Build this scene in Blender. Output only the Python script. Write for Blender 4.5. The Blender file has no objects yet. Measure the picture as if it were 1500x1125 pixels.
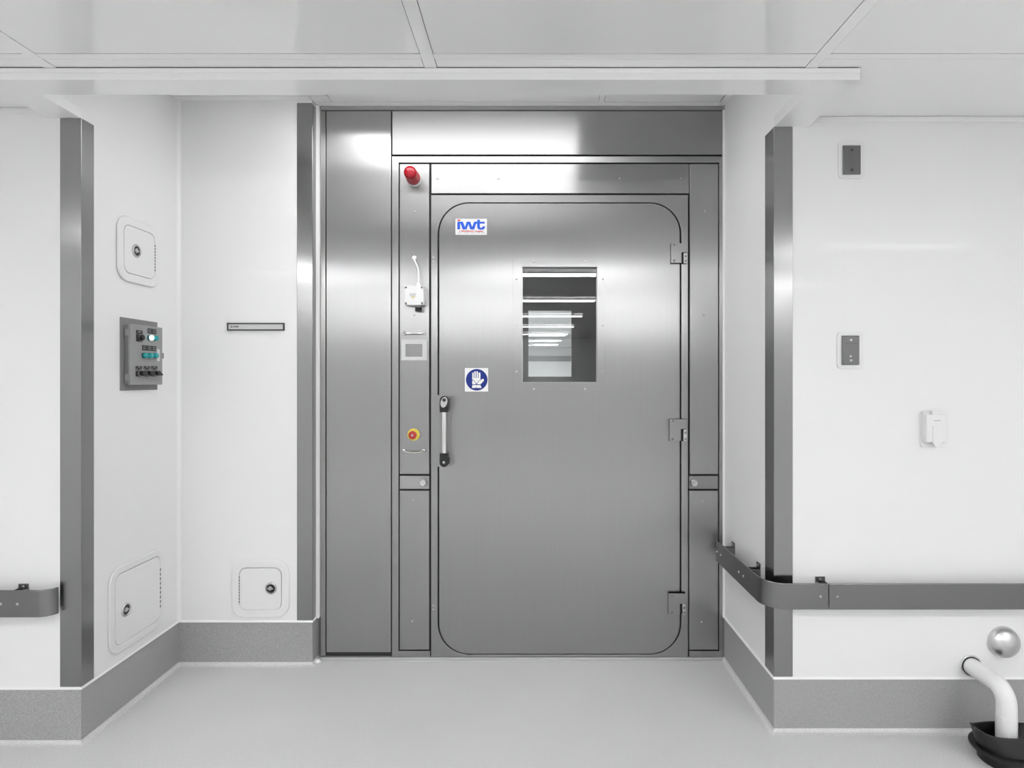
import bpy, bmesh, math, random
from mathutils import Vector, Matrix
random.seed(4)
C = bpy.context.scene
COL = C.collection
PI = math.pi

# ------------------------------------------------------------------ camera
F = 870.0; VX = 778.0; VY = 556.0; EYE = 1.4      # focal length and principal point for a 1500x1125 frame
cam_d = bpy.data.cameras.new('camera')
cam = bpy.data.objects.new('camera', cam_d); COL.objects.link(cam)
cam.location = (0, 0, EYE); cam.rotation_euler = (PI/2, 0, 0)
cam_d.sensor_width = 36; cam_d.lens = F/1500*36
cam_d.shift_x = (750-VX)/1500; cam_d.shift_y = -(562.5-VY)/1500
cam_d.clip_start = .02
C.camera = cam
# ------------------------------------------------------------------ world, exposure
w = bpy.data.worlds.new('world'); C.world = w; w.use_nodes = True
w.node_tree.nodes['Background'].inputs[0].default_value = (1, 1, 1, 1)
w.node_tree.nodes['Background'].inputs[1].default_value = .05
C.view_settings.view_transform = 'Standard'; C.view_settings.look = 'None'
C.view_settings.gamma = 1; C.view_settings.use_curve_mapping = False
C.view_settings.exposure = 0.84
ROOM_LAMP = 20.0        # ceiling lights of the room behind the camera
BAY_LAMP = 3.9         # ceiling light hidden up in the door bay
FAR_LAMP = 50.0          # lights in the corridor past the far window

# ------------------------------------------------------------------ key dimensions (metres)
Y_DOOR, Y_BACK, Y_LEFT, Y_RIGHT = 2.97, 2.914, 2.283, 2.361
X_L, X_R = -1.73, .967
Z_CEIL, Z_RIM, Z_BAY = 2.446, 2.405, 2.768
COVE = .211

# ------------------------------------------------------------------ frames
class Frame:
    def __init__(s, key, o, u, v, n):
        s.key = key; s.o = Vector(o); s.u = Vector(u); s.v = Vector(v); s.n = Vector(n)
    def w(s, u, v, n): return s.o + s.u*u + s.v*v + s.n*n
    def d(s, u, v, n): return s.u*u + s.v*v + s.n*n
def front(Y): return Frame('front', (0, Y, 0), (1, 0, 0), (0, 0, 1), (0, -1, 0))
WF = Frame('world', (0, 0, 0), (1, 0, 0), (0, 1, 0), (0, 0, 1))
FD, FB, FL, FR = front(Y_DOOR), front(Y_BACK), front(Y_LEFT), front(Y_RIGHT)
LS = Frame('left', (X_L, 0, 0), (0, 1, 0), (0, 0, 1), (1, 0, 0))
RS = Frame('right', (X_R, 0, 0), (0, -1, 0), (0, 0, 1), (-1, 0, 0))
def pf(px, py, Y=Y_DOOR):                 # photo pixel -> X, Z on a plane facing the camera
    return ((px-VX)*Y/F, EYE-(py-VY)*Y/F)
def pl(px, py, X=X_L):                    # photo pixel -> Y, Z on a side wall plane
    s = (px-VX)/X
    return (F/s, EYE-(py-VY)/s)

# ------------------------------------------------------------------ mesh builder
class B:
    def __init__(s, fr): s.fr = fr; s.bm = bmesh.new()
    def V(s, u, v, n): return s.bm.verts.new(s.fr.w(u, v, n))
    def box(s, u0, u1, v0, v1, n0, n1):
        return s.slab([(u0, v0), (u1, v0), (u1, v1), (u0, v1)], n0, n1)
    def slab(s, loop, n0, n1, holes=()):
        bm = s.bm
        tmp = bmesh.new(); F_ = []; loops = [loop] + list(holes); edges = []; lv = []
        for lp in loops:
            vs = [tmp.verts.new((p[0], p[1], 0)) for p in lp]; lv.append(vs)
            for i in range(len(vs)): edges.append(tmp.edges.new((vs[i], vs[(i+1) % len(vs)])))
        tmp.verts.index_update()
        if len(loops) == 1 and len(loop) == 4: tmp.faces.new(lv[0])
        else: bmesh.ops.triangle_fill(tmp, use_beauty=True, use_dissolve=False, edges=edges)
        top = {v: s.V(v.co.x, v.co.y, n1) for v in tmp.verts}
        bot = {v: s.V(v.co.x, v.co.y, n0) for v in tmp.verts}
        for f in tmp.faces:
            bm.faces.new([top[v] for v in f.verts]); bm.faces.new([bot[v] for v in reversed(f.verts)])
        for vs in lv:
            for i in range(len(vs)):
                a, b = vs[i], vs[(i+1) % len(vs)]
                bm.faces.new([top[a], top[b], bot[b], bot[a]])
        tmp.free(); return s
    def lathe(s, u, v, prof, seg=32, axis='n'):       # prof: (r, h) ; closed with caps
        bm = s.bm; rings = []
        def pt(r, a, h):
            c, d = r*math.cos(a), r*math.sin(a)
            if axis == 'n': return s.V(u+c, v+d, h)
        for r, h in prof:
            rings.append([pt(r, 2*PI*i/seg, h) for i in range(seg)])
        for k in range(len(rings)-1):
            for i in range(seg):
                j = (i+1) % seg
                bm.faces.new([rings[k][i], rings[k][j], rings[k+1][j], rings[k+1][i]])
        bm.faces.new(rings[0][::-1]); bm.faces.new(rings[-1]); return s
    def tube(s, pts, r, seg=14, smooth=8):
        P = [Vector(p) for p in pts]
        if smooth:
            Q = []
            for i in range(len(P)-1):
                a = P[i-1] if i else P[i]*2-P[i+1]; b = P[i]; c = P[i+1]; d = P[i+2] if i+2 < len(P) else P[i+1]*2-P[i]
                for k in range(smooth):
                    t = k/smooth
                    Q.append(.5*((2*b)+(c-a)*t+(2*a-5*b+4*c-d)*t*t+(3*b-a-3*c+d)*t**3))
            Q.append(P[-1]); P = Q
        rings = []; up = None
        for i, p in enumerate(P):
            t = (P[min(i+1, len(P)-1)]-P[max(i-1, 0)]).normalized()
            if up is None:
                up = t.orthogonal().normalized()
            up = (up - t*up.dot(t)).normalized(); sd = t.cross(up)
            rr = r[min(int(i/len(P)*len(r)), len(r)-1)] if isinstance(r, (list, tuple)) else r
            rings.append([s.V(*(p+(up*math.cos(2*PI*k/seg)+sd*math.sin(2*PI*k/seg))*rr)) for k in range(seg)])
        for k in range(len(rings)-1):
            for i in range(seg):
                j = (i+1) % seg
                s.bm.faces.new([rings[k][i], rings[k][j], rings[k+1][j], rings[k+1][i]])
        s.bm.faces.new(rings[0][::-1]); s.bm.faces.new(rings[-1]); return s

def rr(u0, u1, v0, v1, rad, seg=8):
    pts = []
    for cx, cy, a0 in ((u1-rad, v1-rad, 0), (u0+rad, v1-rad, 90), (u0+rad, v0+rad, 180), (u1-rad, v0+rad, 270)):
        for k in range(seg+1):
            a = math.radians(a0+90*k/seg); pts.append((cx+rad*math.cos(a), cy+rad*math.sin(a)))
    return pts
def circ(u, v, r, seg=32, ry=None):
    return [(u+r*math.cos(2*PI*i/seg), v+(ry or r)*math.sin(2*PI*i/seg)) for i in range(seg)]
def pxr(x0, y0, x1, y1, Y=Y_DOOR):        # pixel rectangle -> u0,u1,v0,v1
    a = pf(x0, y1, Y); b = pf(x1, y0, Y); return a[0], b[0], a[1], b[1]

WL = {}                                   # world locations
def place(o, wloc, parent):
    WL[o] = Vector(wloc)
    if parent: o.parent = parent; o.location = WL[o]-WL[parent]
    else: o.location = WL[o]
def obj(name, b, mat, parent=None, bevel=0, smooth=False, bseg=2):
    bm = b.bm
    bmesh.ops.recalc_face_normals(bm, faces=bm.faces)
    vs = [v.co for v in bm.verts]
    lo = Vector([min(v[i] for v in vs) for i in range(3)]); hi = Vector([max(v[i] for v in vs) for i in range(3)])
    c = (lo+hi)/2; 
    if not parent: c.z = lo.z
    bmesh.ops.translate(bm, verts=bm.verts, vec=-c)
    me = bpy.data.meshes.new(name); bm.to_mesh(me); bm.free()
    if smooth:
        me.polygons.foreach_set('use_smooth', [True]*len(me.polygons))
        try: me.set_sharp_from_angle(angle=math.radians(35))
        except Exception: pass
    me.materials.append(mat)
    o = bpy.data.objects.new(name, me); COL.objects.link(o); place(o, c, parent)
    if bevel:
        m = o.modifiers.new('bevel', 'BEVEL'); m.width = bevel; m.segments = bseg; m.limit_method = 'ANGLE'; m.angle_limit = math.radians(40)
    return o
def thing(name, label, cat, loc, group=None):
    o = bpy.data.objects.new(name, None); COL.objects.link(o); o.empty_display_size = .05
    place(o, loc, None); o['label'] = label; o['category'] = cat
    if group: o['group'] = group
    return o
def tag(o, label, cat, group=None):
    o['label'] = label; o['category'] = cat
    if group: o['group'] = group
    return o
def struct(name, b, mat, bevel=0, parent=None, smooth=False):
    o = obj(name, b, mat, parent, bevel, smooth)
    if not parent: o['kind'] = 'structure'
    return o
SH = {}
def shared(name, key, maker, mat, fr, u, v, n, parent):     # small repeated piece, one mesh per orientation
    k = (key, fr.key, mat.name)
    if k not in SH:
        b = B(Frame(fr.key, (0, 0, 0), fr.u, fr.v, fr.n)); maker(b)
        bmesh.ops.recalc_face_normals(b.bm, faces=b.bm.faces)
        me = bpy.data.meshes.new(name); b.bm.to_mesh(me); b.bm.free(); me.materials.append(mat); SH[k] = me
    o = bpy.data.objects.new(name, SH[k]); COL.objects.link(o); place(o, fr.w(u, v, n), parent); return o
def text(body, size, fr, u, v, n, mat, parent, name='lettering', align='CENTER', sx=1.0, bold=0.0):
    cu = bpy.data.curves.new('t', 'FONT'); cu.body = body; cu.size = size; cu.align_x = align; cu.align_y = 'CENTER'
    cu.extrude = .0003; cu.offset = bold; cu.resolution_u = 3
    t = bpy.data.objects.new('t', cu); COL.objects.link(t)
    bpy.context.view_layer.update()
    me = bpy.data.meshes.new_from_object(t.evaluated_get(bpy.context.evaluated_depsgraph_get()))
    bpy.data.objects.remove(t); bpy.data.curves.remove(cu)
    for q in me.vertices: q.co = fr.d(q.co.x*sx, q.co.y, q.co.z)
    me.materials.clear(); me.materials.append(mat); me.name = name
    o = bpy.data.objects.new(name, me); COL.objects.link(o); place(o, fr.w(u, v, n), parent); return o

# ------------------------------------------------------------------ materials
def principled(name, col, rough=.5, metal=0, **kw):
    m = bpy.data.materials.new(name); m.use_nodes = True; p = m.node_tree.nodes['Principled BSDF']
    if not isinstance(col, tuple): col = (col, col, col)
    p.inputs['Base Color'].default_value = (*col, 1); p.inputs['Roughness'].default_value = rough
    p.inputs['Metallic'].default_value = metal
    for k, v in kw.items(): p.inputs[k].default_value = v
    return m, m.node_tree, p
def noise_bump(nt, p, scale, strength, dist=.01, vec_scale=None, detail=3):
    tc = nt.nodes.new('ShaderNodeTexCoord'); n = nt.nodes.new('ShaderNodeTexNoise'); b = nt.nodes.new('ShaderNodeBump')
    geo = nt.nodes.new('ShaderNodeNewGeometry'); src = geo.outputs['Position']
    if vec_scale:
        mp = nt.nodes.new('ShaderNodeMapping'); mp.inputs['Scale'].default_value = vec_scale
        nt.links.new(src, mp.inputs['Vector']); src = mp.outputs['Vector']
    n.inputs['Scale'].default_value = scale; n.inputs['Detail'].default_value = detail
    b.inputs['Strength'].default_value = strength; b.inputs['Distance'].default_value = dist
    nt.links.new(src, n.inputs['Vector']); nt.links.new(n.outputs['Fac'], b.inputs['Height'])
    nt.links.new(b.outputs['Normal'], p.inputs['Normal']); return n
def steel(name, grain, base=.355, rough=.28, aniso=.95):
    m, nt, p = principled(name, base, rough, 1)
    p.inputs['Anisotropic'].default_value = aniso
    geo = nt.nodes.new('ShaderNodeNewGeometry')
    up = nt.nodes.new('ShaderNodeCombineXYZ'); up.inputs[2].default_value = 1
    if grain == 'horizontal': nt.links.new(up.outputs[0], p.inputs['Tangent'])
    else:
        cr = nt.nodes.new('ShaderNodeVectorMath'); cr.operation = 'CROSS_PRODUCT'
        nt.links.new(geo.outputs['True Normal'], cr.inputs[0]); nt.links.new(up.outputs[0], cr.inputs[1])
        nt.links.new(cr.outputs[0], p.inputs['Tangent'])
    # fine brushed streaks in tone, long slow waves in the sheet
    mp = nt.nodes.new('ShaderNodeMapping'); mp.inputs['Scale'].default_value = (3, 3, 500) if grain == 'horizontal' else (500, 500, 3)
    nt.links.new(geo.outputs['Position'], mp.inputs['Vector'])
    n = nt.nodes.new('ShaderNodeTexNoise'); n.inputs['Scale'].default_value = 1; n.inputs['Detail'].default_value = 2
    nt.links.new(mp.outputs['Vector'], n.inputs['Vector'])
    cr = nt.nodes.new('ShaderNodeMapRange'); cr.inputs['To Min'].default_value = base*.96; cr.inputs['To Max'].default_value = base*1.04
    nt.links.new(n.outputs['Fac'], cr.inputs['Value']); nt.links.new(cr.outputs[0], p.inputs['Base Color'])
    w = nt.nodes.new('ShaderNodeTexNoise'); w.inputs['Scale'].default_value = 1.7; w.inputs['Detail'].default_value = 1
    nt.links.new(geo.outputs['Position'], w.inputs['Vector'])
    b = nt.nodes.new('ShaderNodeBump'); b.inputs['Strength'].default_value = .12; b.inputs['Distance'].default_value = .02
    nt.links.new(w.outputs['Fac'], b.inputs['Height']); nt.links.new(b.outputs['Normal'], p.inputs['Normal'])
    return m
def emis(name, col, s):
    m = bpy.data.materials.new(name); m.use_nodes = True; nt = m.node_tree; nt.nodes.clear()
    e = nt.nodes.new('ShaderNodeEmission'); o = nt.nodes.new('ShaderNodeOutputMaterial')
    e.inputs[0].default_value = (*col, 1); e.inputs[1].default_value = s; nt.links.new(e.outputs[0], o.inputs[0]); return m

M_WALL, nt, p = principled('white wall panel', .83, .38); p.inputs['Coat Weight'].default_value = .06; p.inputs['Coat Roughness'].default_value = .04
noise_bump(nt, p, 2.2, .10, .02, detail=2)
M_CEIL, nt, p = principled('glossy ceiling panel', .92, .30); p.inputs['Coat Weight'].default_value = 1; p.inputs['Coat IOR'].default_value = 1.55; p.inputs['Coat Roughness'].default_value = .02
noise_bump(nt, p, 3.0, .05, .02, detail=4)
M_TRIM, _, _ = principled('white plastic trim', .85, .3)
M_PLAST, _, _ = principled('white moulded plastic', .80, .32)
M_GAP, _, _ = principled('dark joint', .03, .8)
M_DARK, _, _ = principled('black plastic', .007, .38)
M_RUBBER, nt, p = principled('black rubber', .008, .38)
M_STEEL_V = steel('brushed steel upright grain', 'vertical')
M_STEEL_H = steel('brushed steel level grain', 'horizontal')
M_RAIL = steel('brushed steel rail', 'horizontal', .22, .24, .7)
M_GUARD = steel('brushed steel corner guard', 'vertical', .29, .22, .85)
M_CHROME, _, _ = principled('polished steel', .72, .16, 1)
M_SATIN, _, _ = principled('satin steel fitting', .55, .34, 1)
M_PLATE, _, _ = principled('grey steel plate', .26, .36, 1)
M_COVER, _, _ = principled('dull steel cover', .15, .3, 1)
M_GREY, _, _ = principled('grey painted steel', .30, .42)
M_GREY2, _, _ = principled('dark grey painted steel', .22, .45)
M_BEZEL, _, _ = principled('silver grey bezel', .55, .35, .5)
M_SCREEN, _, _ = principled('dull grey display', .30, .12)
M_PVC, _, _ = principled('white pipe plastic', .80, .28)
M_TEAL, _, _ = principled('teal push button', (.02, .36, .37), .3)
M_TEAL2, _, _ = principled('dark teal collar', (.004, .12, .12), .4)
M_LIT = emis('lit push button', (.75, 1, .98), 1.6)
M_RED, _, p = principled('red ribbed lens', (.33, .001, .010), .14); p.inputs['Coat Weight'].default_value = 0; p.inputs['Coat Roughness'].default_value = .08
M_EST, _, _ = principled('red mushroom button', (.50, .04, .035), .4)
M_YEL, _, _ = principled('yellow collar', (.80, .66, .10), .45)
M_BLUE, _, _ = principled('deep blue print', (.004, .024, .22), .7)
M_LOGO, _, _ = principled('bright blue print', (.004, .075, .50), .7)
M_RPRINT, _, _ = principled('red print', (.45, .02, .02), .7)
M_PAPER, _, _ = principled('white sticker', .62, .7)
M_PAPER2, _, _ = principled('bright white sticker', .86, .5)
M_INK, _, _ = principled('dark grey ink', .05, .6)
M_INK2, _, _ = principled('light grey ink', .35, .6)
M_LEGEND, _, _ = principled('black legend plate', .02, .35)
M_MARK, _, _ = principled('white engraving', .5, .5)
M_CHAMBER, nt, p = principled('dull steel lining', .30, .28, 1); noise_bump(nt, p, 6, .15, .01)
M_SIGNFACE, _, _ = principled('silver sign face', .62, .45)
M_SIGNEDGE, _, _ = principled('dark sign rim', .045, .5)
M_ROOM = emis('room light diffuser', (1, 1, 1), ROOM_LAMP)
M_BAY = emis('bay light diffuser', (1, 1, 1), BAY_LAMP)
M_FAR = emis('corridor light diffuser', (1, 1, 1), FAR_LAMP)

# speckled vinyl
def vinyl(name, lo, hi):
  global geo
  m, nt, p = principled(name, .4, .42)
  geo = nt.nodes.new('ShaderNodeNewGeometry')
  n1 = nt.nodes.new('ShaderNodeTexNoise'); n1.inputs['Scale'].default_value = 330; n1.inputs['Detail'].default_value = 2
  n2 = nt.nodes.new('ShaderNodeTexNoise'); n2.inputs['Scale'].default_value = 3; n2.inputs['Detail'].default_value = 3
  r1 = nt.nodes.new('ShaderNodeMapRange'); r1.inputs['From Min'].default_value = .3; r1.inputs['From Max'].default_value = .7
  r1.inputs['To Min'].default_value = lo; r1.inputs['To Max'].default_value = hi
  r2 = nt.nodes.new('ShaderNodeMapRange'); r2.inputs['To Min'].default_value = .95; r2.inputs['To Max'].default_value = 1.05
  mu = nt.nodes.new('ShaderNodeMath'); mu.operation = 'MULTIPLY'
  for n in (n1, n2): nt.links.new(geo.outputs['Position'], n.inputs['Vector'])
  nt.links.new(n1.outputs['Fac'], r1.inputs['Value']); nt.links.new(n2.outputs['Fac'], r2.inputs['Value'])
  nt.links.new(r1.outputs[0], mu.inputs[0]); nt.links.new(r2.outputs[0], mu.inputs[1]); nt.links.new(mu.outputs[0], p.inputs['Base Color'])
  return m
M_FLOOR = vinyl('speckled grey vinyl', .50, .74); M_COVE_SHADED = vinyl('speckled cove vinyl with shade painted in', .28, .44)  # cove is the floor vinyl with its upright face's shade painted in darker
# glass
M_GLASS, nt, p = principled('window glass', (.93, .95, .95), .0); p.inputs['Transmission Weight'].default_value = 1; p.inputs['IOR'].default_value = 1.5

# ================================================================== SETTING
b = B(WF); b.box(-3.45, 3.65, -9.3, 19.7, -.06, 0); struct('floor', b, M_FLOOR)
b = B(WF); b.box(-3.4, X_L-.05, Y_LEFT, Y_LEFT+.06, 0, Z_CEIL); struct('wall_left_front', b, M_WALL)
b = B(WF); b.box(X_L-.05, X_L, Y_LEFT, Y_BACK, 0, Z_BAY); b.box(X_L-.05, X_L, 2.06, Y_LEFT, Z_CEIL-.0015, Z_BAY); struct('wall_left_side', b, M_WALL)
b = B(WF); b.box(X_L-.05, -1.075, Y_BACK, 3.02, 0, Z_BAY); struct('wall_left_back', b, M_WALL)
b = B(WF); b.box(X_R, X_R+.05, Y_RIGHT, 3.02, 0, Z_BAY); b.box(X_R, X_R+.05, 2.06, Y_RIGHT, Z_CEIL-.0015, Z_BAY); struct('wall_right_side', b, M_WALL)
b = B(WF); b.box(X_R+.05, 3.6, Y_RIGHT, Y_RIGHT+.06, 0, Z_CEIL); struct('wall_right_front', b, M_WALL)
b = B(WF); b.box(X_L, X_R, 2.04, 2.096, Z_CEIL-.0015, Z_BAY); struct('wall_bay_near', b, M_WALL)
b = B(WF); b.box(-3.45, -3.4, -9.25, Y_LEFT+.06, 0, Z_CEIL); struct('wall_far_left', b, M_WALL)
b = B(WF); b.box(3.6, 3.65, -9.25, Y_RIGHT+.06, 0, Z_CEIL); struct('wall_far_right', b, M_WALL)
b = B(WF); b.box(-3.45, 3.65, -9.3, -9.25, 0, Z_CEIL); struct('wall_rear', b, M_WALL)
# ceiling: slab with hole over the bay, panels and joint strips below it
b = B(WF); b.slab([(-3.45, -9.3), (3.65, -9.3), (3.65, Y_RIGHT+.06), (X_R+.06, Y_RIGHT+.06), (X_R+.06, 2.03), (X_L-.06, 2.03), (X_L-.06, Y_RIGHT+.06), (-3.45, Y_RIGHT+.06)], Z_CEIL+.008, Z_CEIL+.06)
ceil = struct('ceiling', b, M_GAP)
bx = [-2.889, -1.613, -.336, .939, 2.215, 3.491]; by = [1.922-1.922*k for k in range(0, 6)]
xe = [-3.45] + bx + [3.65]
ye = [Y_RIGHT+.02] + by + [-9.3]
for i in range(len(xe)-1):
    a = xe[i]+(.0225 if i else 0); c = xe[i+1]-(.0225 if i < len(xe)-2 else 0)
    for j in range(len(ye)-1):
        y1 = ye[j]-(.0185 if j else 0); y0 = ye[j+1]+(.0175 if j < len(ye)-2 else 0)
        if j == 0:
            if i == 0 : loops = [[(a, y0), (c, y0), (c, y1-.08), (a, y1-.08)]]
            elif i == len(xe)-2 or i == 5: loops = [[(a, y0), (c, y0), (c, y1), (a, y1)]]
            elif i == 1: loops = [[(a, y0), (c, y0), (c, 1.989), (X_L-.132, 1.989), (X_L-.132, y1-.08), (a, y1-.08)]]
            elif i == 4: loops = [[(a, y0), (c, y0), (c, y1), (X_R+.138, y1), (X_R+.138, 1.989), (a, 1.989)]]
            else: loops = [[(a, y0), (c, y0), (c, 1.989), (a, 1.989)]]
        else: loops = [[(a, y0), (c, y0), (c, y1), (a, y1)]]
        for lp in loops:
            b = B(WF); b.slab(lp, Z_CEIL, Z_CEIL+.008); obj('ceiling_panel', b, M_CEIL, ceil)
for x in bx:
    b = B(WF); b.box(x-.0205, x+.0205, -9.25, 1.990 if -1.86 < x < 1.1 else Y_LEFT, Z_CEIL-.0015, Z_CEIL+.006); obj('joint_strip', b, M_CEIL, ceil)
for y in by:
    for i in range(len(xe)-1):
        b = B(WF); b.box(xe[i]+.0212, xe[i+1]-.0212, y-.0145, y+.0145, Z_CEIL-.001, Z_CEIL+.006); obj('joint_strip', b, M_CEIL, ceil)
# rim round the bay opening
RL, RR_, RN = X_L-.13, X_R+.135, 1.991
b = B(WF); b.slab([(RL, Y_LEFT), (RL, RN), (RR_, RN), (RR_, Y_RIGHT), (X_R, Y_RIGHT), (X_R, 2.096), (X_L, 2.096), (X_L, Y_LEFT)], Z_RIM, Z_CEIL-.002)
struct('trim_1', b, M_CEIL)
b = B(WF); b.box(RL-.001, RR_+.001, RN-.0025, RN+.02, Z_CEIL-.019, Z_CEIL-.0025); struct('trim_2', b, M_CEIL, bevel=.001)
# top of front walls
b = B(FL); b.box(-3.4, RL-.002, Z_CEIL-.024, Z_CEIL-.003, 0, .004); struct('trim_3', b, M_TRIM, bevel=.0015)
b = B(FR); b.box(RR_+.002, 3.6, Z_CEIL-.024, Z_CEIL-.003, 0, .004); struct('trim_4', b, M_TRIM, bevel=.0015)
# bay ceiling
b = B(WF); b.box(X_L-.05, X_R+.05, 2.04, 3.02, Z_BAY+.006, Z_BAY+.05); bay = struct('ceiling_bay', b, M_GAP)
def bayp(x0, x1, y0, y1, nm='ceiling_panel', m=M_CEIL, dz=0):
    b = B(WF); b.box(x0, x1, y0, y1, Z_BAY-dz, Z_BAY+.006); obj(nm, b, m, bay)
bayp(X_L, -.985, 2.097, 2.862); bayp(-.98, .33, 2.097, 2.925); bayp(.36, .93, 2.097, 2.925)
bayp(.332, .358, 2.097, 2.93, 'joint_strip', M_TRIM, .001)
bayp(X_L, -1.075, 2.865, 2.914, 'joint_strip', M_TRIM, .001)
bayp(-1.072, .933, 2.928, 3.0, 'joint_strip', M_TRIM, .001)
bayp(-1.072, -.983, 2.864, 2.926, 'joint_strip', M_TRIM, .001)
bayp(.935, X_R, 2.097, 3.0, 'joint_strip', M_TRIM, .001)
# cove skirting
def cove(name, pts, prof, mat, smooth=True):
    b = B(WF); n = []
    for i in range(len(pts)-1):
        d = (Vector(pts[i+1])-Vector(pts[i])).normalized(); n.append(Vector((d.y, -d.x)))
    rings = []
    for i, p_ in enumerate(pts):
        a = n[max(i-1, 0)]; c = n[min(i, len(n)-1)]; m = (a+c)/(1+a.dot(c))
        rings.append([b.V(p_[0]+m.x*d, p_[1]+m.y*d, z) for d, z in prof])
    for k in range(len(rings)-1):
        for i in range(len(prof)):
            j = (i+1) % len(prof); b.bm.faces.new([rings[k][i], rings[k+1][i], rings[k+1][j], rings[k][j]])
    b.bm.faces.new(rings[0]); b.bm.faces.new(rings[-1][::-1])
    return struct(name, b, mat, smooth=smooth)
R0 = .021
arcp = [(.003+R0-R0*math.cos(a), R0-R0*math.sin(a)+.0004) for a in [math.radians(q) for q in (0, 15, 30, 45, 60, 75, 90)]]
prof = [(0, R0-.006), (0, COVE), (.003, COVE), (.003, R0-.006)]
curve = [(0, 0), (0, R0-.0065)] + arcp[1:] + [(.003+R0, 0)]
pathL = [(-3.4, Y_LEFT), (X_L, Y_LEFT), (X_L, Y_BACK), (-1.075, Y_BACK), (-1.075, Y_DOOR+.01)]
pathR = [(X_R, Y_DOOR-.004), (X_R, Y_RIGHT), (3.6, Y_RIGHT)]
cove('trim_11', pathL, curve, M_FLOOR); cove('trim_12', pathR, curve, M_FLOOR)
cove('baseboard_left', pathL, prof, M_COVE_SHADED); cove('baseboard_right', pathR, prof, M_COVE_SHADED)
cap = [(0, COVE), (0, COVE+.008), (.003, COVE+.008), (.007, COVE+.001), (.007, COVE)]
cove('trim_5', pathL, cap, M_TRIM, False); cove('trim_6', pathR, cap, M_TRIM, False)
# white jamb strip left of the steel surround, and corner beads
b = B(FD); b.slab(rr(-1.075, -1.0555, COVE, Z_BAY-.002, .003, 3), -.03, .012); struct('trim_7', b, M_TRIM)
b = B(WF); b.slab([(X_L, Y_BACK), (X_L, Y_BACK-.014), (X_L+.004, Y_BACK-.006), (X_L+.008, Y_BACK-.002), (X_L+.014, Y_BACK)], COVE+.008, Z_BAY-.002); struct('trim_8', b, M_TRIM)
b = B(FD); b.box(.9575, .967, COVE, Z_BAY-.002, -.03, .003); struct('trim_9', b, M_TRIM)

# ================================================================== STEEL SURROUND
def panel(name, rect, mat, parent, n0=-.014, n1=0.0, bevel=.0012, fr=FD, Y=Y_DOOR):
    u0, u1, v0, v1 = pxr(*rect, Y); b = B(fr); b.box(u0, u1, v0, v1, n0, n1); return obj(name, b, mat, parent, bevel)
def mk_screw(b): b.lathe(0, 0, [(.0055, -.001), (.0055, .001), (.0035, .0032), (.0018, .0034)], 12)
def mk_hole(b): b.lathe(0, 0, [(.0022, 0), (.0022, .0006)], 8)
def screw(fr, u, v, n, parent, mat=None, name='screw'):
    return shared(name, 'screw', mk_screw, mat or M_SATIN, fr, u, v, n, parent)
def pscrew(px, py, parent, n=0.0, mat=None):
    u, v = pf(px, py); return screw(FD, u, v, n, parent, mat)

sur = thing('steel_surround', 'brushed steel cladding panels and posts filling the bay around the door', 'door surround', (-.2, Y_DOOR, 0))
dh = rr(*[pxr(641, 296.5, 998, 959)[i] for i in (0, 1, 2, 3)], 46/293, 14)
u0, u1, v0, v1 = pxr(469.5, 156, 1061.5, 966)
b = B(FD); b.slab([(u0, .004), (u1, .004), (u1, v1), (u0, v1)], -.045, -.0145, [rr(*pxr(633.5, 289.5, 1005.5, 961), 52/293, 16)]); obj('backing_plate', b, M_GAP, sur)
panel('top_channel', (470, 155.2, 1063, 161.3), M_GREY, sur, n1=.004)
panel('side_post', (469.2, 162, 476.4, 961), M_STEEL_V, sur, n1=-.003)
panel('tall_panel', (478.2, 162.6, 572.6, 955.5), M_STEEL_V, sur)
panel('lintel_panel', (574.6, 162.6, 1063, 226.4), M_STEEL_H, sur)
b = B(FD)
P = lambda x, y: pf(x, y)
b.slab([P(574.2, 229), P(1061.3, 229), P(1061.3, 962.3), P(1009.4, 962.3), P(1009.4, 953.8), P(1053.6, 953.8), P(1053.6, 238.2), P(583.8, 238.2), P(583.8, 953.8), P(630, 953.8), P(630, 962.3), P(574.2, 962.3)], -.014, .0)
obj('outer_frame', b, M_STEEL_V, sur, .0012)
b = B(FD); b.slab([P(631.5, 285.6), P(1007.8, 285.6), P(1007.8, 962.3), P(631.5, 962.3)], -.014, 0, [dh]); obj('door_surround_plate', b, M_STEEL_V, sur, .0012)
hp = panel('header_panel', (631.8, 240.3, 1009.3, 283.2), M_STEEL_H, sur)
for x in (641, 730.5, 908, 997.5): pscrew(x, 261.3, hp)
pa = panel('side_panel', (585.6, 240.3, 628.6, 694.4), M_STEEL_V, sur)
for x, y in ((607, 310), (607, 461.5)): pscrew(x, y, pa)
pb = panel('service_flap', (585.6, 697.2, 628.6, 716.2), M_STEEL_H, sur)
pc = panel('side_panel', (585.6, 718.8, 628.6, 951.8), M_STEEL_V, sur)
for x, y in ((605, 733), (603.8, 910)): pscrew(x, y, pc)
pd_ = panel('side_panel', (1010.6, 240.3, 1052, 694.4), M_STEEL_V, sur)
for x, y in ((1032.5, 309.5), (1031, 461.8)): pscrew(x, y, pd_)
pe = panel('service_flap', (1009.6, 697.2, 1051.8, 716.2), M_STEEL_H, sur)
pg = panel('side_panel', (1009.6, 718.8, 1051.8, 951.8), M_STEEL_V, sur)
for x, y in ((1029, 734), (1028, 911)): pscrew(x, y, pg)
for x, y in ((635, 377), (635, 383.5), (632.8+2, 887), (634.8, 893)): pscrew(x, y, sur)
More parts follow.
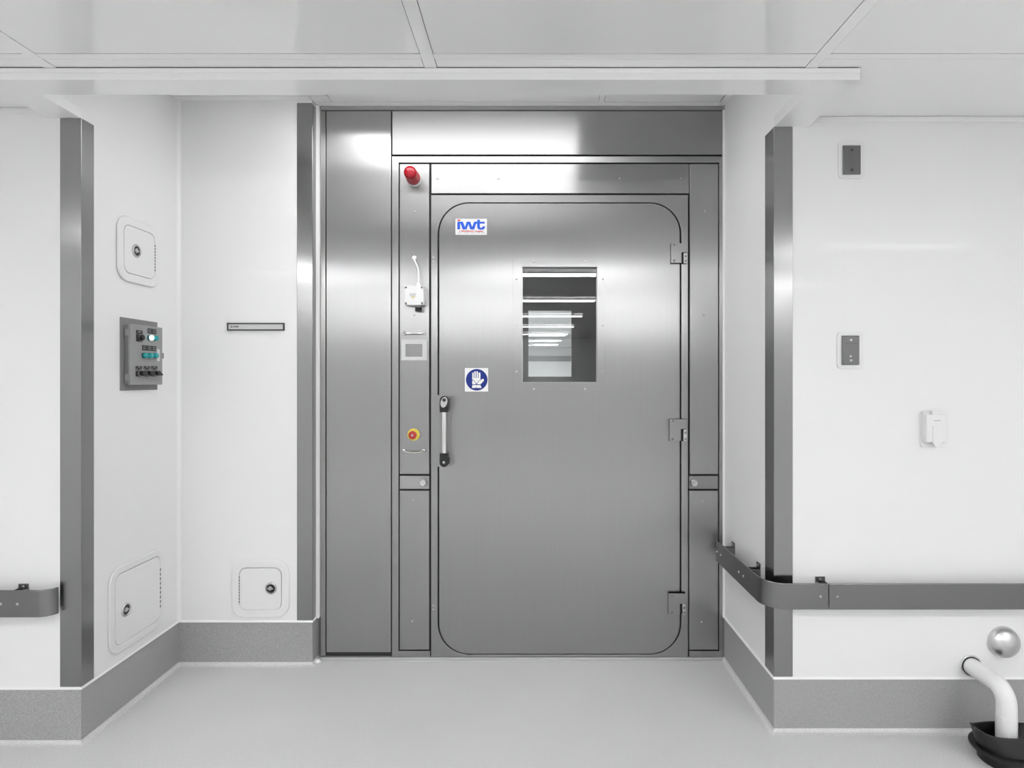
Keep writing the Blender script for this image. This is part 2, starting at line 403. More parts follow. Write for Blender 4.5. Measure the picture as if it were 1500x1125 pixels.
for par, x, y in ((pb, 619.5, 707.3), (pe, 1017.2, 707.6)):
    u, v = pf(x, y, Y_DOOR-.02); b = B(FD); b.lathe(u, v, [(.010, 0), (.010, .008), (.017, .010), (.0175, .022), (.015, .025), (.012, .024)], 28); b.box(u-.0018, u+.0018, v-.012, v+.012, .0235, .0255); obj('turn_knob', b, M_SATIN, par, smooth=True)
b = B(FD); u0, u1, _, _ = pxr(470, 0, 1060, 1); b.box(u0, u1, 0, .0115, -.03, .004); b.box(u0, u1, 0, .003, .004, .022); obj('threshold_strip', b, M_BEZEL, sur, .001)
sx_, _ = pf(468, 963); b = B(WF); b.lathe(sx_, 2.945, [(.016, 0), (.015, .006), (.009, .012), (.003, .014)], 14); obj('sealant_blob', b, M_TRIM, sur, smooth=True)
# bow handles on left panel
def bow(px0, px1, py, sag):
    u0, v = pf(px0, py); u1, _ = pf(px1, py); um = (u0+u1)/2; b = B(FD)
    b.tube([(u0, v, .002), (u0, v, .016), (u0+.010, v-sag*.5, .026), (um, v-sag, .031), (u1-.010, v-sag*.5, .026), (u1, v, .016), (u1, v, .002)], .0042, 10)
    for u in (u0, u1): b.lathe(u, v, [(.0105, 0), (.0105, .005), (.008, .009), (.005, .010)], 20)
    obj('bow_handle', b, M_CHROME, pa, smooth=True)
bow(593, 620.5, 488.5, .001); bow(592, 620.5, 660, .008)

# ================================================================== STEEL DOOR
door = thing('steel_door', 'large brushed steel door with rounded corners and a small window', 'door', (pf(819, 0)[0], Y_DOOR, 0))
u0, u1, v0, v1 = pxr(643.6, 298.2, 995.4, 957.2)
wh = [P(763.8, 390.2), P(875.6, 390.2), P(875.6, 561.8), P(763.8, 561.8)]
b = B(FD); b.slab(rr(u0, u1, v0, v1, 44/293, 16), -.05, .003, [wh]); leaf = obj('door_leaf', b, M_STEEL_V, door, .003)
b = B(FD); b.slab(rr(*pxr(634, 290, 1005, 960.5), 52/293, 16), -.030, -.016, [rr(u0+.0005, u1-.0005, v0+.0005, v1-.0005, 44/293, 16)]); obj('door_gasket', b, M_GAP, door)
wo = rr(*pxr(751, 379.2, 887, 573.6), .008, 4)
wi = [P(764.8, 391.4), P(874.4, 391.4), P(874.4, 560.4), P(764.8, 560.4)]
b = B(FD); b.slab(wo, .0035, .007, [wi]); wf = obj('window_frame', b, M_STEEL_V, door, .001)
for x, y in ((782, 383.3), (857, 383.3), (757, 409), (883, 409), (757, 477), (883, 477), (756.5, 544.5), (882, 544.5), (782, 570), (856.5, 570)): pscrew(x, y, wf, .007)
u0, u1, v0, v1 = pxr(764.2, 390.8, 875.2, 561.2)
b = B(FD); b.box(u0, u1, v0, v1, -.024, -.018); obj('window_glass', b, M_GLASS, door)
b = B(FD); b.slab([(u0, v0), (u1, v0), (u1, v1), (u0, v1)], -.018, -.013, [[(u0+.005, v0+.005), (u1-.005, v0+.005), (u1-.005, v1-.005), (u0+.005, v1-.005)]]); obj('glazing_seal', b, M_SATIN, door)
# hinges
for (x0, x1, y0, y1, nx, ny, bx0) in ((983, 1006.5, 356.2, 385, 998.5, 369.6, 1001.6), (981, 1006, 614, 646, 997.5, 628.5, 1001.3), (979.5, 1004.5, 869.5, 900.5, 996, 885, 999.8)):
    Yh = Y_DOOR-.022; q = lambda x, y: pf(x, y, Yh); b = B(FD)
    b.slab([q(x0, y0), q(x1, y0), q(x1, ny), q(nx, ny), q(nx, y1), q(x0, y1)], .0035, .022)
    h = obj('hinge', b, M_STEEL_V, door, .001)
    for y in (y0+2.6, y1-3.2): u, v = q(x0+4.6, y); screw(FD, u, v, .022, h, M_PLATE)
    a = q(bx0, ny+.6); c = q(x1+.3, y1+.4); b = B(FD); b.box(a[0], c[0], c[1], a[1], 0, .021); hb = obj('hinge_block', b, M_SATIN, h, .0015)
    a = q(nx, ny); b = B(FD); b.box(a[0]+.001, q(bx0, ny)[0], c[1], a[1], .001, .004); obj('hinge_gap', b, M_GAP, h)
    for y in (ny+5.5, y1-3): u, v = q((bx0+x1)/2+.4, y); screw(FD, u, v, .021, h, M_PLATE)
# handle
u0, u1, v0, v1 = pxr(632, 578.5, 660.8, 683); b = B(FD); b.slab(rr(u0, u1, v0, v1, .014, 6), .0035, .013)
hd = obj('door_handle', b, M_STEEL_V, door, .002)
ut = (650.6-VX)/297.5; zt = 1.4-47/297.5; zb = 1.4-108/297.5
b = B(Frame('up', (0, 0, 0), (1, 0, 0), (0, -1, 0), (0, 0, 1))); b.lathe(ut, -(Y_DOOR-.046), [(.0145, zb-.01), (.0145, zt+.01)], 28); obj('grip_tube', b, M_CHROME, hd, smooth=True)
lp = [(ut-.019, zt-.002), (ut+.021, zt-.002), (ut+.025, zt+.055)] + [(ut+.003+.022*math.cos(math.radians(a)), zt+.056+.022*math.sin(math.radians(a))) for a in range(20, 181, 20)] + [(ut-.020, zt+.03)]
b = B(FD); b.slab(lp, .013, .0645); obj('grip_cap', b, M_DARK, hd, .004)
b = B(FD); c_ = (ut+.002, zt+.047); b.slab([(c_[0]+.0165*math.cos(2*PI*i/28)+.004*math.sin(2*PI*i/28), c_[1]+.026*math.sin(2*PI*i/28)) for i in range(28)], .0645, .0665); obj('cap_face', b, M_BEZEL, hd, .0008)
b = B(FD); b.lathe(ut+.003, zt+.058, [(.009, .0665), (.009, .068), (.006, .0685), (.0055, .0675)], 18); obj('cap_bolt', b, M_INK, hd)
lp = [(ut-.019, zb+.002), (ut-.020, zb-.035)] + [(ut+.002+.0225*math.cos(math.radians(a)), zb-.043+.0225*math.sin(math.radians(a))) for a in range(180, 361, 20)] + [(ut+.022, zb-.022), (ut+.018, zb-.018), (ut+.019, zb+.002)]
b = B(FD); b.slab(lp, .013, .0655); obj('grip_cap', b, M_DARK, hd, .004)
b = B(FD); b.lathe(ut+.001, zb-.042, [(.006, .0655), (.006, .067), (.004, .0673), (.003, .0665)], 16); obj('cap_bolt', b, M_SATIN, hd)

# ---- logo sticker
u0, u1, v0, v1 = pxr(667.3, 320.8, 713.3, 344.2)
st = thing('logo_sticker', 'small white sticker with blue iwt lettering at the door\'s top left', 'sign', ((u0+u1)/2, Y_DOOR-.003, v0))
b = B(FD); b.box(u0, u1, v0, v1, .0031, .0036); obj('sticker_sheet', b, M_PAPER, st)
q = lambda x, y: pf(660+x/21.43, 310+y/21.43)
def poly(name, pts, mat, par, n0=.0037, n1=.0041, holes=()):
    b = B(FD); b.slab([q(*t) for t in pts], n0, n1, [[q(*t) for t in h] for h in holes]); return obj(name, b, mat, par)
poly('letter_dot', [(215, 258), (312, 258), (312, 300), (215, 300)], M_RPRINT, st)
poly('letter', [(215, 322), (390, 322), (455, 490), (510, 322), (622, 322), (680, 490), (735, 340), (760, 322), (835, 322), (835, 385), (800, 390), (745, 565), (620, 565), (563, 400), (505, 565), (385, 565), (312, 375), (300, 375), (300, 565), (215, 565)], M_LOGO, st)
poly('letter', [(838, 262), (922, 262), (922, 325), (1075, 325), (1075, 382), (922, 382), (922, 480), (945, 512), (985, 512), (1005, 468), (1088, 468), (1075, 530), (1035, 565), (960, 574), (880, 560), (845, 520), (836, 470)], M_LOGO, st)
u, v = q(650, 622); text('a TECNIPLAST company', .0105, FD, u, v, .0042, M_RPRINT, st, sx=1.12, bold=.0003)
for x0, x1 in ((230, 360), (420, 590), (640, 790), (830, 930), (990, 1080)):
    poly('small_print', [(x0, 668), (x1, 668), (x1, 684), (x0, 684)], M_INK2, st)

# ---- glove sign
gs = thing('glove_sign', 'square sign with a white glove on a blue disc', 'sign', (pf(698, 0)[0], Y_DOOR-.003, pf(0, 574)[1]))
q = lambda x, y: pf(670+x/22.5, 530+y/22.5)
b = B(FD); a = q(248, 980); c = q(1015, 205); b.slab(rr(a[0], c[0], a[1], c[1], .003, 3), .0031, .0038); obj('sign_sheet', b, M_PAPER2, gs)
b = B(FD); c = q(640, 592); b.slab(circ(c[0], c[1], 355/22.5*Y_DOOR/F, 40), .0038, .0041); obj('blue_disc', b, M_BLUE, gs)
def fing(x0, x1, top, bot):
    r_ = (x1-x0)/2
    return [(x0, bot), (x0, top+r_*.6), (x0+r_*.4, top), (x1-r_*.4, top), (x1, top+r_*.6), (x1, bot)]
for x0, x1, t in ((493, 540, 355), (560, 608, 312), (630, 680, 312), (700, 762, 355)): poly('glove_finger', fing(x0, x1, t, 528), M_PAPER2, gs, .0041, .0044)
poly('glove_palm', [(493, 530), (762, 530), (762, 590), (735, 605), (690, 640), (655, 690), (630, 730), (600, 670), (560, 620), (520, 595), (493, 590)], M_PAPER2, gs, .0041, .0044)
poly('glove_thumb', [(775, 605), (815, 565), (850, 560), (880, 590), (870, 630), (765, 740), (650, 740), (680, 680), (720, 630)], M_PAPER2, gs, .0041, .0044)
poly('glove_cuff', [(493, 612), (540, 625), (580, 665), (612, 742), (493, 742)], M_PAPER2, gs, .0041, .0044)
poly('glove_cuff', [(495, 765), (765, 765), (800, 860), (630, 860), (615, 825), (605, 860), (485, 860)], M_PAPER2, gs, .0041, .0044)

# ---- beacon
u, v = pf(607.5, 264)
bc = thing('warning_beacon', 'red ribbed signal lamp on the steel post above the junction box', 'lamp', (u, Y_DOOR, v-.03))
b = B(FD); b.lathe(u, v, [(.034, 0), (.036, .004), (.036, .020), (.033, .026)], 36); obj('lamp_base', b, M_PLAST, bc, smooth=True)
pr = [(.031, .026)]
for k in range(6):
    n = .030+k*.014; pr += [(.0345-.0008*k, n), (.0350-.0008*k, n+.006), (.0285-.0008*k, n+.0075), (.0285-.0008*k, n+.0125)]
pr += [(.0305, .114), (.029, .120), (.024, .126), (.014, .130), (.004, .131)]
b = B(FD); b.lathe(u, v, pr, 36); obj('lamp_lens', b, M_RED, bc, smooth=True)

# ---- junction box
Yb = Y_DOOR-.058; u0, u1, v0, v1 = pxr(592.2, 418.5, 620.4, 446.5, Yb)
jb = thing('junction_box', 'white square junction box with a cable looping above it', 'electrical box', ((u0+u1)/2, Y_DOOR, v0))
b = B(FD); b.slab(rr(u0+.001, u1-.001, v0+.001, v1-.001, .004, 3), 0, .040); bd = obj('box_body', b, M_PLAST, jb, .001)
b = B(FD); b.slab(rr(u0, u1, v0, v1, .006, 4), .041, .058); ld = obj('box_lid', b, M_PLAST, jb, .002)
for x in (u0+.008, u1-.008):
    for y in (v0+.008, v1-.008): screw(FD, x, y, .058, ld, M_PLATE)
um, vm = (u0+u1)/2-.006, (v0+v1)/2
b = B(FD); b.box(um-.016, um+.016, vm-.008, vm+.010, .058, .0585); obj('box_sticker', b, M_PAPER, jb)
b = B(FD)
for dx in (-.008, .006): b.slab(circ(um+dx, vm+.002, .004, 14), .0585, .0588, [circ(um+dx, vm+.002, .003, 14)])
obj('sticker_symbol', b, M_INK2, jb)
b = B(FD); b.box(um-.006, um+.010, vm-.013, vm-.008, .058, .0587); obj('yellow_label', b, M_YEL, jb)
gu = pf(612.8, 0, Y_DOOR-.03)[0]; UP = Frame('up', (0, 0, 0), (1, 0, 0), (0, -1, 0), (0, 0, 1)); gy = -(Y_DOOR-.028)
b = B(UP); b.lathe(gu, gy, [(.012, v1-.001), (.012, v1+.012), (.0095, v1+.016), (.0095, v1+.019)], 20); obj('cable_gland', b, M_PLAST, jb, smooth=True)
b = B(UP); b.lathe(gu, gy, [(.014, v0-.010), (.014, v0+.001)], 20); obj('cable_gland', b, M_GREY, jb)
b = B(UP); b.lathe(gu, gy, [(.0155, v0-.028), (.0165, v0-.024), (.0165, v0-.010), (.012, v0-.0098)], 20); obj('gland_cap', b, M_DARK, jb, smooth=True)
eu, ev = pf(607, 378.3); b = B(FD)
b.tube([(gu, v1+.017, .028), (gu+.001, v1+.05, .026), (gu-.004, v1+.09, .020), (eu+.002, ev-.010, .014), (eu, ev, .004)], .0042, 10); obj('cable', b, M_PLAST, jb, smooth=True)
b = B(FD); b.lathe(eu, ev, [(.012, 0), (.012, .006), (.009, .010), (.007, .012)], 20); obj('cable_grommet', b, M_PLAST, jb, smooth=True)

# ---- touch screen
u0, u1, v0, v1 = pxr(587.8, 497.3, 626, 528); ts = thing('touch_screen', 'small dull screen in a silver bezel on the left steel post', 'screen', ((u0+u1)/2, Y_DOOR, v0))
a = pxr(594.3, 504.3, 618.8, 522.6)
b = B(FD); b.slab([(u0, v0), (u1, v0), (u1, v1), (u0, v1)], 0, .006, [[(a[0], a[2]), (a[1], a[2]), (a[1], a[3]), (a[0], a[3])]]); obj('bezel', b, M_BEZEL, ts, .0015)
b = B(FD); b.box(*a, .0005, .003); obj('display', b, M_SCREEN, ts)
a = pxr(602.3, 524.9, 609.8, 526); b = B(FD); b.box(*a, .006, .0065); obj('maker_mark', b, M_PAPER, ts)

# ---- emergency stop
u, v = pf(606, 636.6); es = thing('emergency_stop', 'red mushroom button on a yellow collar above the lower bow handle', 'button', (u, Y_DOOR, v-.03))
b = B(FD); b.lathe(u, v, [(.0305, 0), (.0305, .006), (.028, .008)], 36); obj('yellow_collar', b, M_YEL, es, smooth=True)
b = B(FD); b.lathe(u, v, [(.012, .008), (.012, .020), (.019, .024), (.0205, .030), (.019, .035), (.013, .038), (.004, .039)], 32); obj('mushroom_head', b, M_EST, es, smooth=True)
b = B(FD); b.lathe(u, v, [(.0055, .037), (.0055, .040)], 14); b.box(u-.0008, u+.0008, v-.004, v+.004, .040, .041); obj('key_lock', b, M_SATIN, es)

# ================================================================== CORNER GUARDS
def guard(label, pts, z0, z1):
    b = B(WF); b.slab(pts, z0, z1); o = obj('corner_guard', b, M_GUARD, None, .0025); tag(o, label, 'corner guard', 'steel corner guards'); return o
t = .003; e = .0006
guard('brushed steel corner guard beside the control panel wall, above the short left rail end', [(X_L-.079, Y_LEFT-t), (X_L+t, Y_LEFT-t), (X_L+t, Y_LEFT+.064), (X_L+e, Y_LEFT+.064), (X_L+e, Y_LEFT-e), (X_L-.079, Y_LEFT-e)], COVE+.009, Z_RIM-.001)
guard('brushed steel corner guard right of the name sign, next to the door surround', [(-1.075-.073, Y_BACK-t), (-1.075+t, Y_BACK-t), (-1.075+t, Y_BACK+.045), (-1.075+e, Y_BACK+.045), (-1.075+e, Y_BACK-e), (-1.075-.073, Y_BACK-e)], COVE+.009, Z_BAY-.012)
guard('brushed steel corner guard crossed by the bent crash rail', [(X_R-t, Y_RIGHT+.088), (X_R-t, Y_RIGHT-t), (X_R+.072, Y_RIGHT-t), (X_R+.072, Y_RIGHT-e), (X_R-e, Y_RIGHT-e), (X_R-e, Y_RIGHT+.088)], COVE+.009, Z_RIM-.001)

# ================================================================== CRASH RAILS
RZ0, RZ1 = .507, .608
def band(path, th):       # plan band: path = outer line, thickness towards the wall side (left of travel)
    n = []
    for i in range(len(path)):
        d = (Vector(path[min(i+1, len(path)-1)])-Vector(path[max(i-1, 0)])).normalized(); n.append(Vector((-d.y, d.x)))
    inner = [(path[i][0]+n[i].x*th, path[i][1]+n[i].y*th) for i in range(len(path))]
    return path + inner[::-1]
def arc(cx, cy, r, a0, a1, k=14): return [(cx+r*math.cos(math.radians(a0+(a1-a0)*i/k)), cy+r*math.sin(math.radians(a0+(a1-a0)*i/k))) for i in range(k+1)]
cr = thing('crash_rail', 'flat steel crash rail bending round the right corner guard', 'rail', (1.2, Y_RIGHT, RZ0))
path = [(.910, 2.925)] + arc(1.0, 2.394, .09, 180, 270) + [(1.1545, 2.304)]
b = B(WF); b.slab(band(path, .008), RZ0, RZ1); rb = obj('bent_rail_section', b, M_RAIL, cr, .0025, smooth=True)
b = B(WF); b.box(1.1565, 3.598, 2.304, 2.312, RZ0, RZ1); rs = obj('straight_rail_section', b, M_RAIL, cr, .0025)
FR2 = front(2.304); SR2 = Frame('right', (.910, 0, 0), (0, -1, 0), (0, 0, 1), (-1, 0, 0))
for px in (1202, 1227): u, v = pf(px, 874, 2.304); screw(FR2, u, v, 0, rb if px < 1210 else rs)
for yy in (2.905, 2.85, 2.60, 2.545): screw(SR2, -yy, .558, 0, rb)
def bracket(fr, u, par, n1=.049, top=.624):
    b = B(fr); b.box(u-.019, u+.019, .500, top, 0, .004); b.box(u-.019, u-.015, .52, .600, .004, n1); b.box(u+.015, u+.019, .52, .600, .004, n1); b.box(u-.019, u+.019, .52, .600, n1-.004, n1)
    k = obj('rail_bracket', b, M_PLATE, par, .0008); screw(fr, u, top-.012, .004, k); return k
bracket(RS, -2.835, cr); bracket(RS, -2.52, cr); bracket(FR, 1.148, cr, top=.618); bracket(FR, 2.2, cr, top=.618)
cl = thing('crash_rail', 'short steel rail end curving into the wall at the lower left', 'rail', (-2.2, Y_LEFT, RZ0))
path = [(-3.39, 2.226), (-1.875, 2.226)] + arc(-1.855, 2.2835-.003, .0545, 270, 345, 10)[1:]
b = B(WF); b.slab(band(path, .008), RZ0+.001, RZ1+.001); rl = obj('bent_rail_section', b, M_RAIL, cl, .0025, smooth=True)
FL2 = front(2.226)
for px in (1, 25.5): u, v = pf(px, 885, 2.226); screw(FL2, u, v, 0, rl)
bracket(FL, pf(31, 0, 2.27)[0], cl, top=.616); bracket(FL, -2.9, cl, top=.616)

# ================================================================== ACCESS DOORS
def access_door(label, fr, uc, vc, size, inner, lock, hinge_side, hspan):
    h = size/2; k = inner/2
    t_ = thing('access_door', label, 'access panel', fr.w(uc, vc-h, 0), 'white access doors')
    b = B(fr); b.slab(rr(uc-h, uc+h, vc-h, vc+h, .062 if size < .3 else .066, 10), .0002, .011, [rr(uc-k, uc+k, vc-k, vc+k, .034, 8)])
    obj('frame', b, M_PLAST, t_, .0045, bseg=3)
    k2 = k-.0018
    b = B(fr); b.slab(rr(uc-k2, uc+k2, vc-k2, vc+k2, .033, 8), .0002, .0098); dr = obj('door_panel', b, M_PLAST, t_, .0006)
    lu, lv = lock
    b = B(fr); b.lathe(lu, lv, [(.029, .0095), (.029, .012), (.026, .0155), (.0225, .016), (.0205, .0125)], 28); obj('lock', b, M_SATIN, t_, smooth=True)
    b = B(fr); b.lathe(lu, lv, [(.0203, .0095), (.0203, .0128)], 24); obj('lock_recess', b, M_DARK, t_)
    b = B(fr); b.lathe(lu-.004, lv+.001, [(.010, .0128), (.010, .0155), (.007, .0165)], 18); b.box(lu-.004, lu+.012, lv-.0035, lv+.002, .0128, .0158); b.box(lu-.018, lu-.004, lv-.002, lv+.0025, .0128, .0158); obj('key_barrel', b, M_SATIN, t_)
    b = B(fr)
    n_ = 9; hu = uc+hinge_side*k
    for i in range(n_):
        z0 = vc-hspan/2+hspan*i/n_; b.box(hu-.0016, hu+.0016, z0, z0+hspan/n_*.62, .006, .0122)
    obj('piano_hinge', b, M_PLATE, t_)
access_door('small white locked access door above the control panel', LS, 2.613, 1.958, .278, .206, (2.587, 1.960), 1, .125)
access_door('large white locked access door low on the control panel\'s wall', LS, 2.606, .438, .363, .298, pl(181, 893), 1, .19)
access_door('small white locked access door low beneath the name sign', FB, -1.324, .376, .280, .206, pf(396.8, 862, Y_BACK-.012), -1, .135)

# ================================================================== CONTROL PANEL
cp = thing('control_panel', 'grey control box with teal push buttons and black rotary switches', 'control panel', (X_L, 2.62, 1.352))
b = B(LS); b.box(2.497, 2.745, 1.353, 1.664, .0002, .003); obj('back_plate', b, M_GREY2, cp, .0006)
XF = -1.697; nf = XF-X_L
b = B(LS); b.box(2.523, 2.722, 1.381, 1.634, .003, .022); obj('box_body', b, M_GREY2, cp, .001)
b = B(LS); b.box(2.517, 2.734, 1.377, 1.638, .0225, nf); fd = obj('box_door', b, M_GREY, cp, .0015)
def c(px, py): return pl(px, py, XF)
def legend(x0, x1, y0, y1, marks):
    a = c(x0, y1); d = c(x1, y0); b = B(LS); b.box(a[0], d[0], a[1], d[1], nf, nf+.0012); k = obj('legend_plate', b, M_LEGEND, cp)
    w_, h_ = d[0]-a[0], d[1]-a[1]
    if not marks: return
    b = B(LS)
    for mx, my, mw in marks:
        b.box(a[0]+w_*mx, a[0]+w_*(mx+mw), a[1]+h_*my-.0007, a[1]+h_*my+.0007, nf+.0012, nf+.0015)
    obj('engraving', b, M_MARK, k)
legend(199.2, 208.6, 484.5, 500, [(.3, .9, .4), (.25, .82, .5), (.08, .66, .25), (.5, .66, .4)])
legend(216, 228.8, 482.4, 488.2, [(.06, .7, .28), (.06, .35, .32), (.62, .7, .3), (.62, .35, .32)])
legend(208.2, 228.6, 507.3, 513.2, [(.04, .7, .18), (.04, .35, .2), (.4, .7, .2), (.4, .35, .22), (.76, .7, .18), (.76, .35, .2)])
for x0, x1 in ((198.6, 208.1), (210.3, 219.6), (221.2, 230.2)):
    legend(x0, x1, 536.3, 541.6, [(.3, .75, .4), (.04, .2, .2), (.7, .2, .26)])
    legend(x0, x1, 543.2, 551.5, [])
def button(px, py, mat):
    u, v = c(px-2, py); b = B(LS); b.lathe(u, v, [(.0120, nf), (.0120, nf+.007), (.0115, nf+.008)], 24); k = obj('button_collar', b, M_TEAL2, cp)
    b = B(LS); b.lathe(u, v, [(.0112, nf+.007), (.0112, nf+.015), (.010, nf+.0172), (.005, nf+.018)], 24); obj('push_button', b, mat, cp, smooth=True)
button(220.3, 494.8, M_LIT); button(227.6, 495.4, M_TEAL)
for px in (212, 219.8, 227.4): button(px, 520.8, M_TEAL)
u, v = c(205, 494.5); b = B(LS); b.lathe(u, v, [(.0155, nf+.001), (.0155, nf+.006), (.013, nf+.007)], 22); obj('switch_collar', b, M_PLATE, cp)
b = B(LS); b.lathe(u, v, [(.0125, nf+.006), (.0125, nf+.014), (.010, nf+.016)], 22); obj('key_switch', b, M_DARK, cp, smooth=True)
for px in (204, 215.6, 226.3):
    u, v = c(px, 547); b = B(LS); b.lathe(u, v, [(.0155, nf+.001), (.0155, nf+.006), (.012, nf+.008)], 22); obj('switch_collar', b, M_PLATE, cp)
    b = B(LS); b.slab([(u-.010, v+.010), (u+.006, v+.012), (u+.030, v-.004), (u+.028, v-.009), (u, v-.010), (u-.011, v-.004)], nf+.006, nf+.022); obj('rotary_switch', b, M_DARK, cp, .002)
b = B(LS); a = c(229.9, 529); d = c(234, 511.8); b.slab(rr(a[0], d[0], a[1], d[1], .004, 3), nf, nf+.0008); obj('white_tag', b, M_PAPER, cp)
b = B(LS); b.box(2.734, 2.752, 1.497, 1.523, .008, nf-.004); obj('door_latch', b, M_PLATE, cp, .002)
for z in (1.60, 1.41):
    b = B(LS); b.box(2.513, 2.5165, z-.014, z+.014, .010, nf-.006); obj('hinge', b, M_GREY, cp, .001)

# ================================================================== NAME SIGN
u0, u1, v0, v1 = pxr(332.6, 473, 416.4, 484.2, Y_BACK-.006); ns = thing('name_sign', 'long narrow door number sign with a dark rim on the back wall', 'sign', ((u0+u1)/2, Y_BACK, v0))
r_ = .006
b = B(FB); b.slab([(u0, v0), (u1, v0), (u1, v1), (u0, v1)], 0, .008, [[(u0+r_, v0+r_), (u1-r_, v0+r_), (u1-r_, v1-r_), (u0+r_, v1-r_)]]); obj('sign_rim', b, M_SIGNEDGE, ns)
b = B(FB); b.box(u0+r_, u1-r_, v0+r_, v1-r_, 0, .005); obj('sign_face', b, M_SIGNFACE, ns)
text('B-5404', .0125, FB, u0+.018, (v0+v1)/2, .0052, M_INK, ns, align='LEFT', sx=1.05, bold=.0003)

# ================================================================== RIGHT WALL PLATES
def wall_plate(label, ox, oy, px, mark):
    a = pxr(ox[0], oy[0], ox[1], oy[1], Y_RIGHT); t_ = thing('wall_plate', label, 'wall plate', ((a[0]+a[1])/2, Y_RIGHT, a[2]), 'steel cover plates on the right wall')
    b = B(FR); b.slab(rr(*a, .016, 6), .0002, .007); obj('plate_surround', b, M_PLAST, t_, .003, bseg=3)
    p_ = pxr(*px, Y_RIGHT-.01); b = B(FR); b.box(*p_, .007, .0125); k = obj('cover_plate', b, M_COVER, t_, .003)
    um = (p_[0]+p_[1])/2
    for v in (p_[2]+.018, p_[3]-.018): screw(FR, um, v, .0125, k, M_SATIN if mark else M_INK)
    if mark:
        b = B(FR)
        for i, w_ in enumerate((.004, .007, .005, .003, .006, .007, .006)): b.box(p_[0]+.010+i*.0075, p_[0]+.010+i*.0075+w_*.8, p_[3]-.032, p_[3]-.029, .0125, .0128)
        o = obj('faint_lettering', b, M_INK, k)
        b = B(FR); b.lathe(um-.001, p_[2]+.034, [(.0042, .0125), (.0042, .014), (.003, .0148)], 16); obj('indicator_dot', b, M_PAPER, k)
wall_plate('blank steel cover plate in a white surround high on the right wall', (1227.3, 1265.3), (207.2, 262), (1234.6, 213, 1260.8, 255.6), False)
wall_plate('steel cover plate with a white dot, midway up the right wall', (1225.4, 1263.8), (486.2, 540), (1233, 491.6, 1258.8, 534.6), True)
a = pxr(1347.5, 601.6, 1388, 655.4, Y_RIGHT); oc = thing('outlet_cover', 'white flip-up outlet cover above the crash rail on the right wall', 'outlet cover', ((a[0]+a[1])/2, Y_RIGHT, a[2]))
b = B(FR); b.slab(rr(*a, .014, 6), .0002, .006); obj('plate_surround', b, M_PLAST, oc, .003, bseg=3)
a = pxr(1354.5, 604, 1386, 649, Y_RIGHT-.02); b = B(FR); b.box(*a, .006, .014); obj('outlet_base', b, M_PLAST, oc, .002)
a = pxr(1356.5, 607.5, 1386.2, 648, Y_RIGHT-.03); b = B(FR); b.box(*a, .0145, .034); lid = obj('flip_lid', b, M_PLAST, oc, .0025)
d = pxr(1366, 602, 1379, 608, Y_RIGHT-.03); b = B(FR); b.box(d[0], d[1], d[2], d[3], .014, .030); obj('lid_hinge', b, M_PLAST, oc, .003)
d = pxr(1366.5, 624, 1380, 650, Y_RIGHT-.036); b = B(FR); b.box(d[0], d[1], d[2], d[3], .034, .037); obj('lid_rib', b, M_PLAST, oc, .001)
d = pxr(1367.5, 642, 1377.5, 654.8, Y_RIGHT-.036); um = (d[0]+d[1])/2; b = B(FR); b.slab([(d[1], d[3]), (d[0], d[3])] + [(um+(d[1]-um)*math.cos(math.radians(q_)), d[2]+.013+.013*math.sin(math.radians(q_))) for q_ in range(180, 361, 20)], .030, .0375); obj('lid_latch', b, M_PLAST, oc, .001)
b = B(FR); d = pxr(1368.2, 615.6, 1378.2, 616.6, Y_RIGHT-.034)
for i in range(5): b.box(d[0]+i*.0052, d[0]+i*.0052+.004, d[2], d[3], .034, .0343)
obj('faint_lettering', b, M_INK2, lid)

# ---- dome cover
u, v = pf(1474.5, 943, Y_RIGHT-.02); dc = thing('dome_cover', 'round satin steel dome with a screw on the wall above the pipe', 'cover', (u, Y_RIGHT, v-.06))
b = B(FR); R = .062; b.lathe(u, v, [(R, 0), (R, .002)] + [(R*math.cos(math.radians(a)), .002+.044*math.sin(math.radians(a))) for a in range(8, 89, 8)], 44)
M_DOME, nt, p = principled('hammered satin dome', .62, .30, 1); noise_bump(nt, p, 260, .25, .002)
obj('dome', b, M_DOME, dc, smooth=True); shared('screw', 'screw', mk_screw, M_CHROME, FR, u+.022, v-.014, .0385, dc)

# ---- drain pipe
hx, hz = 1.746, .262; dp = thing('drain_pipe', 'white plastic pipe elbowing down from the wall into the black funnel', 'pipe', (hx, 2.18, .085))
YP = 2.182; zt_ = hz
path = [(hx, Y_RIGHT-.001, hz+.002), (hx, YP+.062, hz)] + [(hx, YP+.055-.055*math.sin(math.radians(a)), hz-.055+.055*math.cos(math.radians(a))) for a in range(10, 91, 10)] + [(hx, YP, .165)]
b = B(WF); b.tube(path, .0325, 28, smooth=0); obj('pipe_elbow', b, M_PVC, dp, smooth=True)
b = B(WF); b.lathe(hx, YP, [(.0335, .083), (.0335, .168), (.032, .170)], 32); obj('pipe_tail', b, M_PVC, dp, smooth=True)
b = B(FR); b.slab(circ(hx, hz+.002, .043, 36), .0004, .006, [circ(hx, hz+.002, .0335, 36)]); obj('escutcheon', b, M_CHROME, dp, .0015)
b = B(FR); b.slab(circ(hx, hz+.002, .0372, 36), .006, .0075, [circ(hx, hz+.002, .0330, 36)]); obj('pipe_seal', b, M_DARK, dp)
